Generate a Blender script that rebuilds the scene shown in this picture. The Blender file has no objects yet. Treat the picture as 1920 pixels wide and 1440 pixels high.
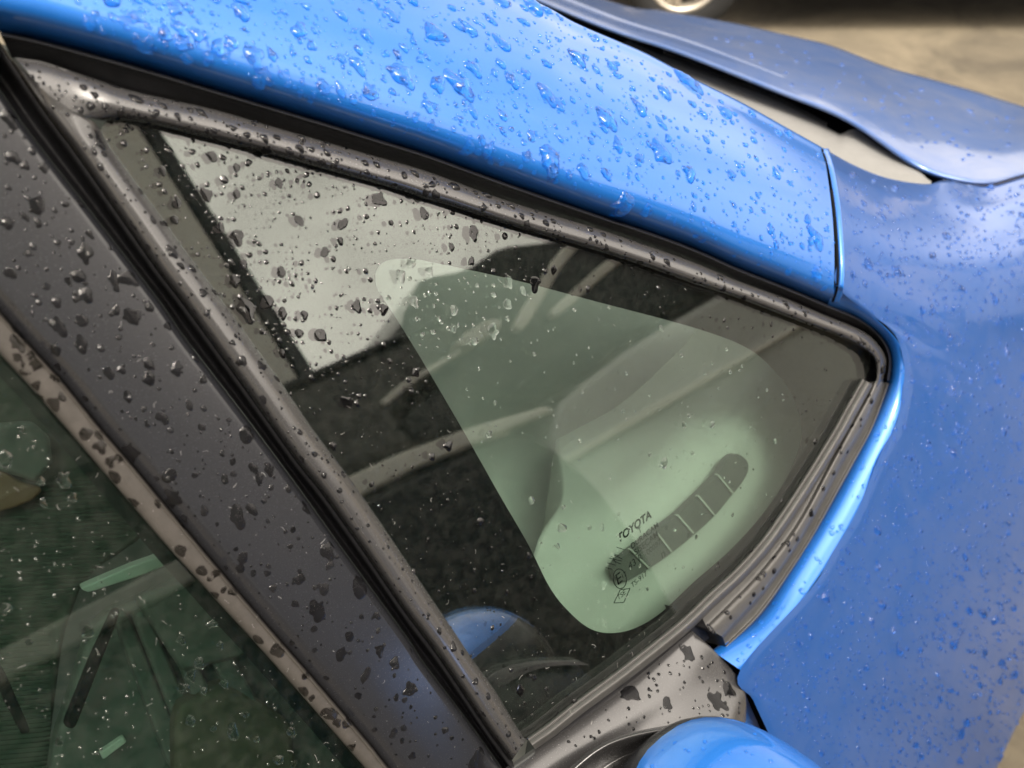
import bpy, bmesh, math, random
import numpy as np
from math import sin, cos, tan, radians, pi, sqrt, atan2, exp
from mathutils import Vector, Matrix
from mathutils.bvhtree import BVHTree
random.seed(7); np.random.seed(7)
S = bpy.context.scene
COL = S.collection

# ------------------------------------------------------------------ camera
# x = towards the nose of the car, y = towards its far side, z = up, metres
F_PX, PITCH, YAW = 1600.0, 40.0, 53.5          # focal length in pixels of the 1920 wide photograph
_a, _p = radians(YAW), radians(PITCH)
CR = np.array([sin(_a), -cos(_a), 0.0])
CD = np.array([cos(_a)*cos(_p), sin(_a)*cos(_p), -sin(_p)])
CU = np.cross(CR, CD)
def ray(x, y):
    v = CD + CR*(x-960)/F_PX + CU*(720-y)/F_PX
    return v/np.linalg.norm(v)
P0 = np.array([0, -.80, 1.0])                  # lower rear corner of the quarter glass
CP = P0 - ray(985, 1395)*.55
GN = np.array([0, -cos(radians(27)), sin(radians(27))]) + np.array([.10, 0, 0])
GN /= np.linalg.norm(GN)                       # outward normal of the side glass (tumblehome 27 degrees)
GU = np.array([1., 0, 0]) - GN*GN[0]; GU /= np.linalg.norm(GU)
GV = np.cross(GU, GN); GV *= np.sign(GV[2])

cam = bpy.data.cameras.new('camera'); cam_o = bpy.data.objects.new('camera', cam); COL.objects.link(cam_o)
cam_o.matrix_world = Matrix(((CR[0], CU[0], -CD[0], CP[0]), (CR[1], CU[1], -CD[1], CP[1]), (CR[2], CU[2], -CD[2], CP[2]), (0, 0, 0, 1)))
cam.sensor_width = 36; cam.lens = 36*F_PX/1920; cam.clip_start = .01; cam.clip_end = 3000
cam.dof.use_dof = True; cam.dof.focus_distance = .49; cam.dof.aperture_fstop = 8.5
S.camera = cam_o

# ------------------------------------------------------------------ sky, sun, exposure
SUN_EL, SUN_AZ = radians(62), radians(-100)     # azimuth from +x
W = bpy.data.worlds.new('World'); S.world = W; W.use_nodes = True
wt = W.node_tree; wt.nodes.clear()
sky = wt.nodes.new('ShaderNodeTexSky'); sky.sky_type = 'NISHITA'; sky.sun_disc = False
sky.sun_elevation = SUN_EL; sky.sun_rotation = radians(90) - SUN_AZ
sky.air_density = 1.0; sky.dust_density = 4.0; sky.ozone_density = 1.0
hsv = wt.nodes.new('ShaderNodeHueSaturation'); hsv.inputs['Saturation'].default_value = .04
cl = wt.nodes.new('ShaderNodeTexNoise'); cl.inputs['Scale'].default_value = 2.6; cl.inputs['Detail'].default_value = 5; cl.inputs['Distortion'].default_value = .5
tc = wt.nodes.new('ShaderNodeTexCoord'); wt.links.new(tc.outputs['Generated'], cl.inputs['Vector'])
rmp = wt.nodes.new('ShaderNodeMapRange'); rmp.inputs['From Min'].default_value = .36; rmp.inputs['From Max'].default_value = .68
rmp.inputs['To Min'].default_value = .72; rmp.inputs['To Max'].default_value = 1.35
wt.links.new(cl.outputs['Fac'], rmp.inputs['Value'])
mulc = wt.nodes.new('ShaderNodeMix'); mulc.data_type = 'RGBA'; mulc.blend_type = 'MULTIPLY'; mulc.inputs[0].default_value = 1
warm = wt.nodes.new('ShaderNodeMix'); warm.data_type = 'RGBA'; warm.blend_type = 'MULTIPLY'; warm.inputs[0].default_value = 1
warm.inputs[7].default_value = (1.0, .91, .80, 1)
bg = wt.nodes.new('ShaderNodeBackground'); bg.inputs['Strength'].default_value = .15
wo = wt.nodes.new('ShaderNodeOutputWorld')
wt.links.new(sky.outputs[0], hsv.inputs['Color']); wt.links.new(hsv.outputs[0], mulc.inputs[6]); wt.links.new(rmp.outputs[0], mulc.inputs[7])
sx = wt.nodes.new('ShaderNodeSeparateXYZ'); wt.links.new(tc.outputs['Generated'], sx.inputs[0])
ov = wt.nodes.new('ShaderNodeMapRange'); wt.links.new(sx.outputs['Z'], ov.inputs['Value'])       # overcast luminance rises smoothly to the zenith
ov.inputs['To Min'].default_value = .95; ov.inputs['To Max'].default_value = 1.35
ovm = wt.nodes.new('ShaderNodeMix'); ovm.data_type = 'RGBA'; ovm.blend_type = 'MULTIPLY'; ovm.inputs[0].default_value = 1
wt.links.new(mulc.outputs[2], ovm.inputs[6]); wt.links.new(ov.outputs[0], ovm.inputs[7])
wt.links.new(ovm.outputs[2], warm.inputs[6]); wt.links.new(warm.outputs[2], bg.inputs['Color']); wt.links.new(bg.outputs[0], wo.inputs[0])
sun = bpy.data.lights.new('sun', 'SUN'); sun.energy = .5; sun.angle = radians(14); sun.color = (1, .94, .86)
sun_o = bpy.data.objects.new('sun', sun); COL.objects.link(sun_o)
sd = Vector((cos(SUN_EL)*cos(SUN_AZ), cos(SUN_EL)*sin(SUN_AZ), sin(SUN_EL)))
sun_o.rotation_euler = sd.to_track_quat('Z', 'Y').to_euler(); sun_o.location = (0, -6, 10)
S.view_settings.view_transform = 'Standard'; S.view_settings.look = 'None'
S.view_settings.exposure = 1.5; S.view_settings.gamma = 1; S.view_settings.use_curve_mapping = False
S.render.engine = 'CYCLES'
cy = S.cycles; cy.max_bounces = 16; cy.transmission_bounces = 12; cy.transparent_max_bounces = 24; cy.glossy_bounces = 6; cy.diffuse_bounces = 4
cy.use_denoising = True; cy.sample_clamp_indirect = 8; cy.caustics_refractive = True; cy.caustics_reflective = True; cy.blur_glossy = .3
try: cy.denoiser = 'OPENIMAGEDENOISE'; cy.denoising_prefilter = 'ACCURATE'
except Exception: pass

# ------------------------------------------------------------------ materials
MATS = {}
def nmat(name):
    m = bpy.data.materials.new(name); m.use_nodes = True; MATS[name] = m
    return m, m.node_tree, m.node_tree.nodes['Principled BSDF']
def noise(nt, scale, detail=4, rough=.6, vec=None, dist=0):
    t = nt.nodes.new('ShaderNodeTexNoise'); t.inputs['Scale'].default_value = scale; t.inputs['Detail'].default_value = detail
    t.inputs['Roughness'].default_value = rough; t.inputs['Distortion'].default_value = dist
    if vec is None:
        vec = nt.nodes.new('ShaderNodeTexCoord').outputs['Object']
    nt.links.new(vec, t.inputs['Vector']); return t.outputs['Fac']
def mrange(nt, v, a, b, c, d):
    r = nt.nodes.new('ShaderNodeMapRange'); nt.links.new(v, r.inputs['Value'])
    for k, x in zip(('From Min', 'From Max', 'To Min', 'To Max'), (a, b, c, d)): r.inputs[k].default_value = x
    return r.outputs[0]
def mixc(nt, f, a, b):
    m = nt.nodes.new('ShaderNodeMix'); m.data_type = 'RGBA'; nt.links.new(f, m.inputs[0])
    m.inputs[6].default_value = (*a, 1); m.inputs[7].default_value = (*b, 1); return m.outputs[2]
def bump(nt, h, b, strength, dist):
    n = nt.nodes.new('ShaderNodeBump'); n.inputs['Strength'].default_value = strength; n.inputs['Distance'].default_value = dist
    nt.links.new(h, n.inputs['Height']); nt.links.new(n.outputs[0], b.inputs['Normal'])
def solid(name, col, rough=.5, spec=.5, metal=0, var=.15, scale=30, bumps=0, bscale=800, ior=1.5, rvar=.08):
    m, nt, b = nmat(name)
    f = noise(nt, scale, 5)
    lo = tuple(c*(1-var) for c in col); hi = tuple(min(1, c*(1+var)) for c in col)
    nt.links.new(mixc(nt, f, lo, hi), b.inputs['Base Color'])
    nt.links.new(mrange(nt, noise(nt, scale*3, 4), .3, .7, max(.02, rough-rvar), rough+rvar), b.inputs['Roughness'])
    b.inputs['Specular IOR Level'].default_value = spec; b.inputs['Metallic'].default_value = metal; b.inputs['IOR'].default_value = ior
    if bumps: bump(nt, noise(nt, bscale, 2), b, bumps, .0004)
    return m
def paint(name, col, coat=1.0, metal=.35, rough=.38, dust=0, dscale=16):
    m, nt, b = nmat(name)
    fl = noise(nt, 2600, 1)                                         # metallic flake
    f2 = noise(nt, 6, 3)
    a = mixc(nt, fl, tuple(c*.82 for c in col), tuple(min(1, c*1.2) for c in col))
    if dust:                                                          # dried road film on the flatter panels; its mottling also mimics soft highlights
        dm_ = nt.nodes.new('ShaderNodeMix'); dm_.data_type = 'RGBA'
        nt.links.new(mrange(nt, noise(nt, dscale, 9, .68, dist=.6), .33, .70, dust*.25, dust*1.7), dm_.inputs[0]); nt.links.new(a, dm_.inputs[6]); dm_.inputs[7].default_value = (.36, .37, .39, 1); a = dm_.outputs[2]
    nt.links.new(a, b.inputs['Base Color'])
    b.inputs['Metallic'].default_value = metal; b.inputs['Roughness'].default_value = rough
    b.inputs['Coat Weight'].default_value = coat; b.inputs['Coat IOR'].default_value = 1.6
    nt.links.new(mrange(nt, noise(nt, 45, 6), .35, .75, .02, .10), b.inputs['Coat Roughness'])
    bm_ = nt.nodes.new('ShaderNodeBump'); bm_.inputs['Strength'].default_value = .05; bm_.inputs['Distance'].default_value = .0015
    nt.links.new(noise(nt, 70, 3), bm_.inputs['Height']); nt.links.new(bm_.outputs[0], b.inputs['Coat Normal'])
    return m
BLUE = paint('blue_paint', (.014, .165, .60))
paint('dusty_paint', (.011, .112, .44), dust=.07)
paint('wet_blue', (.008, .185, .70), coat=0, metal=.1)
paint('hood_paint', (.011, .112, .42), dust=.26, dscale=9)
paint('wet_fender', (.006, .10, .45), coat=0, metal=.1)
solid('wet_flock', (.030, .027, .024), .6, 0, scale=160)
solid('black_plastic', (.022, .023, .027), .25, .5, scale=500, bumps=.05, bscale=4000, ior=1.75, rvar=.03)
solid('satin_plastic', (.050, .049, .050), .25, .5, scale=400, bumps=.05, bscale=4000, ior=2.15, rvar=.03)
solid('wet_plastic', (.016, .016, .018), .6, 0, scale=60)
solid('rubber', (.014, .014, .016), .45, .4, scale=90, bumps=.3, bscale=900)
solid('seal_rubber', (.075, .073, .070), .48, .5, scale=90, var=.25, bumps=.3, bscale=900, ior=1.7)
solid('felt_black', (.006, .006, .007), .9, .1)
solid('flock', (.062, .056, .050), .62, .3, var=.35, scale=160, bumps=.5, bscale=1200, ior=1.5)
solid('cowl_grey', (.22, .218, .21), .55, .35, var=.12, scale=40, bumps=.2)
solid('ceramic', (.006, .006, .007), .7, 0)
solid('print_dark', (.004, .009, .007), .7, 0)
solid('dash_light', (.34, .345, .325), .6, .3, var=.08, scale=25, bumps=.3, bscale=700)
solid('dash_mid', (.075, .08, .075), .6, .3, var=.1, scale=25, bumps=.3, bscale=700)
solid('backdrop_grey', (.62, .63, .60), .7, .2, var=.25, scale=9)
solid('vent_dark', (.085, .087, .083), .55, .3, scale=80)
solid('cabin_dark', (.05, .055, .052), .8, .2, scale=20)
solid('cabin_black', (.008, .009, .009), .8, .1)
solid('cabin_brown', (.07, .06, .045), .8, .2, var=.25, scale=14)
solid('cloth_rib', (.05, .06, .05), .9, .1, var=.2, scale=120)
solid('orange_reflection', (.16, .085, .055), .85, .1, var=.2, scale=30)
solid('chrome', (.75, .75, .73), .12, .5, 1.0)
solid('wheel_silver', (.55, .50, .42), .3, .5, .7, var=.1)
solid('tyre', (.02, .02, .02), .8, .3)
solid('car_dark', (.018, .02, .024), .2, .5, scale=5)
solid('car_beige', (.56, .555, .545), .4, .5, var=.06, scale=3)
solid('trim_light', (.80, .76, .70), .35, .5, var=.05)
solid('window_dark', (.008, .012, .011), .08, .5)
solid('window_grey', (.075, .075, .068), .25, .5)
solid('van_side', (.30, .305, .27), .5, .5, var=.2, scale=2)
solid('lint', (.36, .355, .34), .8, .2)
solid('roof_lining', (.12, .12, .11), .9, .1)

def glass_mat(name, tint, refl_ior, dirt=.02, gscale=25):
    m = bpy.data.materials.new(name); m.use_nodes = True; MATS[name] = m
    nt = m.node_tree; nt.nodes.clear()
    o = nt.nodes.new('ShaderNodeOutputMaterial'); tr = nt.nodes.new('ShaderNodeBsdfTransparent'); tr.inputs[0].default_value = (*tint, 1)
    gl = nt.nodes.new('ShaderNodeBsdfGlossy'); gl.inputs['Roughness'].default_value = .012
    ge = nt.nodes.new('ShaderNodeNewGeometry'); dp = nt.nodes.new('ShaderNodeVectorMath'); dp.operation = 'DOT_PRODUCT'
    nt.links.new(ge.outputs['Incoming'], dp.inputs[0]); nt.links.new(ge.outputs['Normal'], dp.inputs[1])
    def mth(op, a, b_=None):                                         # Schlick reflectance, the same from both sides
        q = nt.nodes.new('ShaderNodeMath'); q.operation = op
        for k, x in enumerate((a, b_)):
            if x is None: continue
            if isinstance(x, (int, float)): q.inputs[k].default_value = x
            else: nt.links.new(x, q.inputs[k])
        return q.outputs[0]
    r0 = ((refl_ior-1)/(refl_ior+1))**2
    fres = mth('ADD', mth('MULTIPLY', mth('POWER', mth('SUBTRACT', 1.0, mth('ABSOLUTE', dp.outputs['Value'])), 5.0), 1-r0), r0)
    mx = nt.nodes.new('ShaderNodeMixShader'); nt.links.new(fres, mx.inputs[0]); nt.links.new(tr.outputs[0], mx.inputs[1]); nt.links.new(gl.outputs[0], mx.inputs[2])
    df = nt.nodes.new('ShaderNodeBsdfDiffuse'); df.inputs[0].default_value = (.55, .53, .48, 1)
    mx2 = nt.nodes.new('ShaderNodeMixShader')
    v = nt.nodes.new('ShaderNodeTexCoord').outputs['Object']
    d1 = mrange(nt, noise(nt, gscale, 6, .7, v), .42, .85, 0, dirt)
    nt.links.new(d1, mx2.inputs[0]); nt.links.new(mx.outputs[0], mx2.inputs[1]); nt.links.new(df.outputs[0], mx2.inputs[2])
    nt.links.new(mx2.outputs[0], o.inputs[0]); return m
glass_mat('glass_green', (.86, .95, .89), 2.2, .02, 160)
glass_mat('glass_door', (.62, .75, .68), 1.65, .03, 120)
glass_mat('glass_screen', (.9, .96, .93), 1.5, .01)
for wn_, wi_ in (('water', 1.38), ('water_on_glass', 1.62)):
    m = bpy.data.materials.new(wn_); m.use_nodes = True; MATS[wn_] = m
    nt = m.node_tree; nt.nodes.clear(); o = nt.nodes.new('ShaderNodeOutputMaterial'); g = nt.nodes.new('ShaderNodeBsdfGlass')
    g.inputs['IOR'].default_value = wi_; g.inputs['Roughness'].default_value = 0; nt.links.new(g.outputs[0], o.inputs[0])

m, nt, b = nmat('ground_earth')
v = nt.nodes.new('ShaderNodeTexCoord').outputs['Object']
c1 = mixc(nt, mrange(nt, noise(nt, 1.6, 10, .72, v, .8), .36, .64, 0, 1), (.085, .072, .052), (.20, .168, .115))
nt.links.new(c1, b.inputs['Base Color']); b.inputs['Roughness'].default_value = .9
bump(nt, noise(nt, 14, 8, .7, v), b, .6, .02)

# ------------------------------------------------------------------ geometry helpers
def P(x, y, off=0.0):                       # picture direction carried on to the side plane of the car (offset along its normal)
    r = ray(x, y); t = ((P0 + GN*off - CP) @ GN)/(r @ GN); return CP + r*t
def Pz(x, y, z):
    r = ray(x, y); return CP + r*((z-CP[2])/r[2])
def cr(pts, n, closed=False):               # Catmull-Rom through points, n samples by arc length
    p = np.asarray(pts, float)
    if len(p) == 2:
        return p[0] + (p[1]-p[0])*np.linspace(0, 1, n)[:, None]
    q = np.vstack([2*p[0]-p[1], p, 2*p[-1]-p[-2]]); out = []
    for i in range(1, len(q)-2):
        a, b_, c, d = q[i-1:i+3]
        t = np.linspace(0, 1, 24, endpoint=False)[:, None]
        out.append(.5*((2*b_)+(-a+c)*t+(2*a-5*b_+4*c-d)*t*t+(-a+3*b_-3*c+d)*t**3))
    out = np.vstack(out+[p[-1:]])
    s = np.r_[0, np.cumsum(np.linalg.norm(np.diff(out, axis=0), axis=1))]
    u = np.linspace(0, s[-1], n)
    return np.stack([np.interp(u, s, out[:, k]) for k in range(out.shape[1])], 1)
def shift(c, d):                            # offset a 2-d curve sideways
    c = np.asarray(c, float); t = np.gradient(c, axis=0); t /= np.linalg.norm(t, axis=1)[:, None]+1e-9
    return c + np.stack([-t[:, 1], t[:, 0]], 1)*d
def ext(c, a=0, b_=0):
    c = [np.array(x, float) for x in c]
    if a: d = c[0]-c[1]; c = [c[0]+d/np.linalg.norm(d)*a]+c
    if b_: d = c[-1]-c[-2]; c = c+[c[-1]+d/np.linalg.norm(d)*b_]
    return np.array(c)
def newmesh(name, verts, faces, mat, parent=None, smooth=True, mats=None, midx=None):
    me = bpy.data.meshes.new(name); me.from_pydata([tuple(map(float, v)) for v in verts], [], [tuple(map(int, f)) for f in faces])
    for mm in (mats or [mat]): me.materials.append(MATS[mm])
    if midx is not None: me.polygons.foreach_set('material_index', midx)
    if smooth: me.polygons.foreach_set('use_smooth', [True]*len(me.polygons))
    me.update()
    o = bpy.data.objects.new(name, me); COL.objects.link(o)
    if parent is not None: o.parent = parent
    return o
def grid(name, rows, mat, parent=None, toward=None, thick=0):     # rows: list of (n,3)
    R = len(rows); N = len(rows[0]); v = np.vstack(rows)
    f = [(i*N+j, i*N+j+1, (i+1)*N+j+1, (i+1)*N+j) for i in range(R-1) for j in range(N-1)]
    i, j = R//2-(1 if R//2 else 0), N//2-1
    a, b_, c = v[f[i*(N-1)+j][0]], v[f[i*(N-1)+j][1]], v[f[i*(N-1)+j][2]]
    nrm = np.cross(b_-a, c-a); to = (CP-a) if toward is None else toward
    if nrm @ to < 0: f = [q[::-1] for q in f]
    o = newmesh(name, v, f, mat, parent)
    if thick:
        md = o.modifiers.new('thick', 'SOLIDIFY'); md.thickness = thick; md.offset = -1
    return o
def across(curves3, sub):                   # smooth interpolation between lofted curves
    C = np.stack(curves3)                   # (k,n,3)
    if sub <= 1: return list(C)
    k = len(C); q = np.concatenate([(2*C[0]-C[1])[None], C, (2*C[-1]-C[-2])[None]]); out = []
    for i in range(1, k):
        a, b_, c, d = q[i-1:i+3]
        for t in np.linspace(0, 1, sub, endpoint=False):
            out.append(.5*((2*b_)+(-a+c)*t+(2*a-5*b_+4*c-d)*t*t+(-a+3*b_-3*c+d)*t**3))
    return out+[C[-1]]
def loft(name, curves, mat, parent=None, n=140, sub=4, toward=None, thick=0):
    rows = []
    for c, off in curves:
        c2 = cr(c, n); of = np.full(n, off) if np.isscalar(off) else np.interp(np.linspace(0, 1, n), np.linspace(0, 1, len(off)), off)
        rows.append(np.array([P(x, y, o_) for (x, y), o_ in zip(c2, of)]))
    return grid(name, across(rows, sub), mat, parent, toward, thick)
def polysheet(name, px, off, mat, parent=None, thick=.003, smooth_n=0):
    pts = [P(x, y, off) for x, y in (cr(list(px)+[px[0]], smooth_n)[:-1] if smooth_n else px)]
    return slab(name, pts, GN, thick, mat, parent)
def slab(name, pts, nrm, thick, mat, parent=None):   # n-gon with thickness, pts wound any way
    pts = [np.asarray(p, float) for p in pts]; nrm = np.asarray(nrm, float)
    ar = sum(np.cross(pts[i], pts[(i+1) % len(pts)]) for i in range(len(pts)))
    if ar @ nrm < 0: pts = pts[::-1]
    n = len(pts); v = pts + [p-nrm*thick for p in pts]
    f = [tuple(range(n)), tuple(range(2*n-1, n-1, -1))] + [(i, i+n, (i+1) % n+n, (i+1) % n) for i in range(n)]
    return newmesh(name, v, f, mat, parent, smooth=False)
def box(name, lo, hi, mat, parent=None, bev=.01):
    bm = bmesh.new(); bmesh.ops.create_cube(bm, size=1)
    for v in bm.verts: v.co = Vector([lo[k]+(hi[k]-lo[k])*(v.co[k]+.5) for k in range(3)])
    if bev: bmesh.ops.bevel(bm, geom=bm.edges[:], offset=bev, segments=2, affect='EDGES')
    me = bpy.data.meshes.new(name); bm.to_mesh(me); bm.free(); me.materials.append(MATS[mat])
    o = bpy.data.objects.new(name, me); COL.objects.link(o)
    if parent is not None: o.parent = parent
    return o
def empty(name, label, cat, group=None, loc=(0, 0, 0)):
    o = bpy.data.objects.new(name, None); COL.objects.link(o); o.location = loc; o.empty_display_size = .1
    o['label'] = label; o['category'] = cat
    if group: o['group'] = group
    bpy.context.view_layer.update()
    return o

# ------------------------------------------------------------------ ground
gs = 400
gr = newmesh('ground', [(-gs, -gs, 0), (gs, -gs, 0), (gs, gs, 0), (-gs, gs, 0)], [(0, 1, 2, 3)], 'ground_earth', smooth=False)
gr['kind'] = 'structure'; gr['label'] = 'bare tan earth lot the cars stand on'

# ------------------------------------------------------------------ the blue car
CAR = empty('blue_car', 'wet blue car with dark trim around its triangular quarter window', 'car')
# ---- traced outlines (pixel directions of the photograph), all carried on to the real surfaces
G_TOP = [(202, 268), (196, 250), (199, 236), (212, 227), (240, 226), (300, 237), (400, 262), (500, 287), (625, 322), (750, 357), (800, 374), (850, 388), (950, 421), (1058, 453), (1120, 471), (1210, 500), (1300, 532), (1383, 559), (1467, 591), (1533, 616), (1560, 626), (1595, 642), (1616, 656), (1625, 670), (1625, 686), (1616, 710)]
G_BELT = [(1616, 710), (1588, 760), (1565, 802), (1527, 865), (1492, 920), (1462, 965), (1425, 1016), (1378, 1068), (1330, 1112), (1274, 1165), (1182, 1239), (1140, 1271), (1075, 1319), (1025, 1359), (989, 1384)]
G_REAR = [(202, 268), (219, 291), (260, 347), (303, 405), (340, 458), (393, 529), (433, 585), (473, 640), (530, 720), (590, 808), (615, 841), (660, 901), (680, 930), (703, 963), (753, 1037), (810, 1122), (853, 1185), (893, 1245), (927, 1292), (950, 1330), (981, 1380), (989, 1384)]
T2 = [(21, 106), (83, 117), (150, 140), (250, 172), (396, 205), (500, 235), (600, 264), (700, 293), (800, 322), (950, 377), (1120, 429), (1210, 460), (1300, 492), (1383, 527), (1467, 558), (1550, 593), (1602, 614), (1629, 629), (1649, 649), (1660, 668), (1662, 686), (1657, 707)]
T4 = [(0, 64), (83, 82), (250, 127), (396, 171), (500, 202), (600, 232), (700, 263), (800, 294), (950, 348), (1120, 407), (1210, 437), (1300, 470), (1383, 507), (1467, 540), (1560, 579), (1602, 596), (1636, 618), (1657, 643), (1667, 668), (1667, 692), (1664, 713)]
T4_BELT = [(1664, 713), (1657, 741), (1635, 802), (1605, 857), (1570, 924), (1520, 1012), (1483, 1069), (1421, 1157), (1362, 1219)]
LIP_OUT = [(1566, 534), (1629, 586), (1684, 641), (1696, 695), (1683, 785), (1608, 957), (1515, 1110), (1388, 1256)]
LIP_IN = [(1550, 577), (1602, 598), (1655, 640), (1669, 690), (1650, 765), (1572, 926), (1485, 1070), (1422, 1159), (1338, 1222)]
BL = [(25, 112), (88, 206), (150, 290), (225, 398), (300, 505), (340, 557), (397, 635), (480, 750), (560, 862), (610, 925), (687, 1033), (760, 1140), (827, 1230), (913, 1358), (961, 1424)]
TE = [(0, 172), (42, 233), (83, 287), (142, 362), (220, 463), (300, 568), (348, 637), (460, 783), (560, 917), (643, 1033), (760, 1193), (793, 1243), (880, 1358), (938, 1439)]
ST = [(0, 587), (50, 643), (117, 717), (183, 798), (250, 876), (320, 960), (387, 1040), (480, 1150), (584, 1269), (688, 1390), (726, 1438)]
SB = [(0, 663), (58, 725), (117, 793), (200, 890), (320, 1030), (370, 1084), (420, 1140), (480, 1205), (584, 1323), (684, 1438)]

# ---- quarter window
QW = bpy.data.objects.new('quarter_window', None); COL.objects.link(QW); QW.parent = CAR; QW.location = tuple(P(700, 700, -.02))
bpy.context.view_layer.update()
QW.matrix_parent_inverse.identity()
def world_child(o, parent):                # vertices are in world space: undo the parent's offset
    o.parent = parent; o.matrix_parent_inverse = parent.matrix_world.inverted(); return o
gl_px = np.vstack([shift(cr(G_TOP, 120), -7), shift(cr(G_BELT, 90), -7)[1:], shift(cr(G_REAR[::-1], 90), -7)[1:-1]])
def fan_sheet(name, px, off, thick, mat, parent):
    return slab(name, [P(x, y, off) for x, y in px], GN, thick, mat, parent)
# black ceramic border, ring between the pane edge and the clear window
CLEAR = [(706, 540), (705, 510), (722, 490), (760, 485), (800, 490), (960, 524), (1120, 566), (1303, 615), (1400, 652), (1452, 695), (1485, 740), (1502, 795), (1498, 840), (1470, 905), (1425, 970), (1365, 1035), (1300, 1092), (1240, 1148), (1190, 1178), (1145, 1187), (1105, 1178), (1065, 1145), (1030, 1100), (990, 1020), (935, 925), (870, 810), (800, 690), (745, 600)]
cpx = cr(CLEAR+[CLEAR[0]], 261)[:-1]
cen = np.array([1150., 800.])
def polar_match(outer, inner, cen, n=300):
    def rr(poly):
        poly = np.vstack([poly, poly[:1]]); d = poly-cen; a = np.unwrap(np.arctan2(d[:, 1], d[:, 0]))
        return d, a
    out = []
    for k in range(n):
        th = 2*pi*k/n; d = np.array([cos(th), sin(th)]); best = []
        for poly in (outer, inner):
            q = np.vstack([poly, poly[:1]])-cen; c0 = q[:-1, 0]*d[1]-q[:-1, 1]*d[0]; c1 = q[1:, 0]*d[1]-q[1:, 1]*d[0]
            m_ = (c0*c1 <= 0) & (np.abs(c0-c1) > 1e-9); r = 0
            for i in np.where(m_)[0]:
                t = c0[i]/(c0[i]-c1[i]); p = q[i]+(q[i+1]-q[i])*t; r = max(r, p@d)
            best.append(cen+d*r)
        out.append(best)
    return out
ring = polar_match(gl_px, cpx, cen, 420)
fo = [a for a, b_ in ring]; nf = len(fo)
pv = [P(*cen, off=0)]+[P(*a, off=0) for a in fo]+[P(*cen, off=-.0035)]+[P(*a, off=-.0035) for a in fo]
pf = []
for i in range(nf):
    j = (i+1) % nf; pf += [(0, 1+i, 1+j), (nf+1, nf+2+j, nf+2+i), (1+i, nf+2+i, nf+2+j, 1+j)]
bmv = np.cross(pv[1+nf//4]-pv[0], pv[2+nf//4]-pv[0]) @ GN
if np.cross(pv[1]-pv[0], pv[2]-pv[0]) @ GN < 0: pf = [q[::-1] for q in pf]
GLASS = newmesh('glass_pane', pv, pf, 'glass_green', None, smooth=False); world_child(GLASS, QW)
rows = [[P(*a, off=-.0042) for a, b_ in ring+ring[:1]], [P(*b_, off=-.0042) for a, b_ in ring+ring[:1]]]
world_child(grid('ceramic_border', [np.array(r) for r in rows], 'ceramic', None, GN), QW)

# printed marks on the inner face of the pane
def text(s, a, b_, hpx=None, bold=0, shear=0.0, off=-.0040, mat='print_dark', parent=QW):
    cu = bpy.data.curves.new('printed_mark', 'FONT'); cu.body = s; cu.offset = bold; cu.shear = shear; cu.materials.append(MATS[mat])
    o = bpy.data.objects.new('printed_mark', cu); COL.objects.link(o); bpy.context.view_layer.update()
    me = bpy.data.meshes.new_from_object(o.evaluated_get(bpy.context.evaluated_depsgraph_get())); bpy.data.objects.remove(o)
    o = bpy.data.objects.new('printed_mark', me); COL.objects.link(o); bpy.context.view_layer.update()
    A, B = P(*a, off=off), P(*b_, off=off); x = B-A; L = np.linalg.norm(x); x /= L; y = np.cross(GN, x)
    xs_ = [v_.co.x for v_ in me.vertices]; sc = L/(max(xs_)-min(xs_)); sy = sc
    if hpx: sy = np.linalg.norm(P(a[0], a[1]-hpx, off)-A)/.72
    o.matrix_world = Matrix(((x[0]*sc, y[0]*sy, GN[0], A[0]), (x[1]*sc, y[1]*sy, GN[1], A[1]), (x[2]*sc, y[2]*sy, GN[2], A[2]), (0, 0, 0, 1)))
    mw = o.matrix_world.copy(); o.parent = parent; o.matrix_parent_inverse = parent.matrix_world.inverted(); o.matrix_world = mw
    return o
def strokes(lines, wpx, off=-.0040):
    v, f = [], []
    for a, b_ in lines:
        a, b_ = np.array(a, float), np.array(b_, float); d = b_-a; d /= np.linalg.norm(d); w = np.array([-d[1], d[0]])*wpx/2
        k = len(v); v += [P(*(a-w), off=off), P(*(b_-w), off=off), P(*(b_+w), off=off), P(*(a+w), off=off)]; f.append((k, k+1, k+2, k+3))
    o = newmesh('printed_mark', v, f, 'print_dark', None, False); world_child(o, QW); return o
zz = lambda x, y: (1100+x/4.8, 840+y/4.8)
text('TOYOTA', zz(285, 857), zz(580, 625), bold=.035, shear=.18)
text('T', zz(470, 775), zz(500, 752)); text('DURACAM', zz(405, 912), zz(645, 712), bold=.008); text('SISECAM', zz(440, 970), zz(645, 790), bold=.008)
text('00097', zz(548, 968), zz(672, 860)); text('43 R', zz(385, 1095), zz(508, 1000)); text('n', zz(675, 1000), zz(705, 978))
text('TS-917', zz(408, 1262), zz(545, 1145)); text('E', zz(275, 1238), zz(318, 1205), bold=.01); text('17', zz(318, 1180), zz(352, 1150))
text('TSE', zz(282, 1372), zz(352, 1312))
cc = [zz(298+58*cos(t)+12*sin(t), 1177+88*sin(t)-8*cos(t)) for t in np.linspace(0, 2*pi, 33)]
strokes(list(zip(cc[:-1], cc[1:])), 1.7)
dm = [zz(245, 1395), zz(302, 1276), zz(390, 1264), zz(335, 1390)]
strokes([(dm[i], dm[(i+1) % 4]) for i in range(4)], 1.5)
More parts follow.
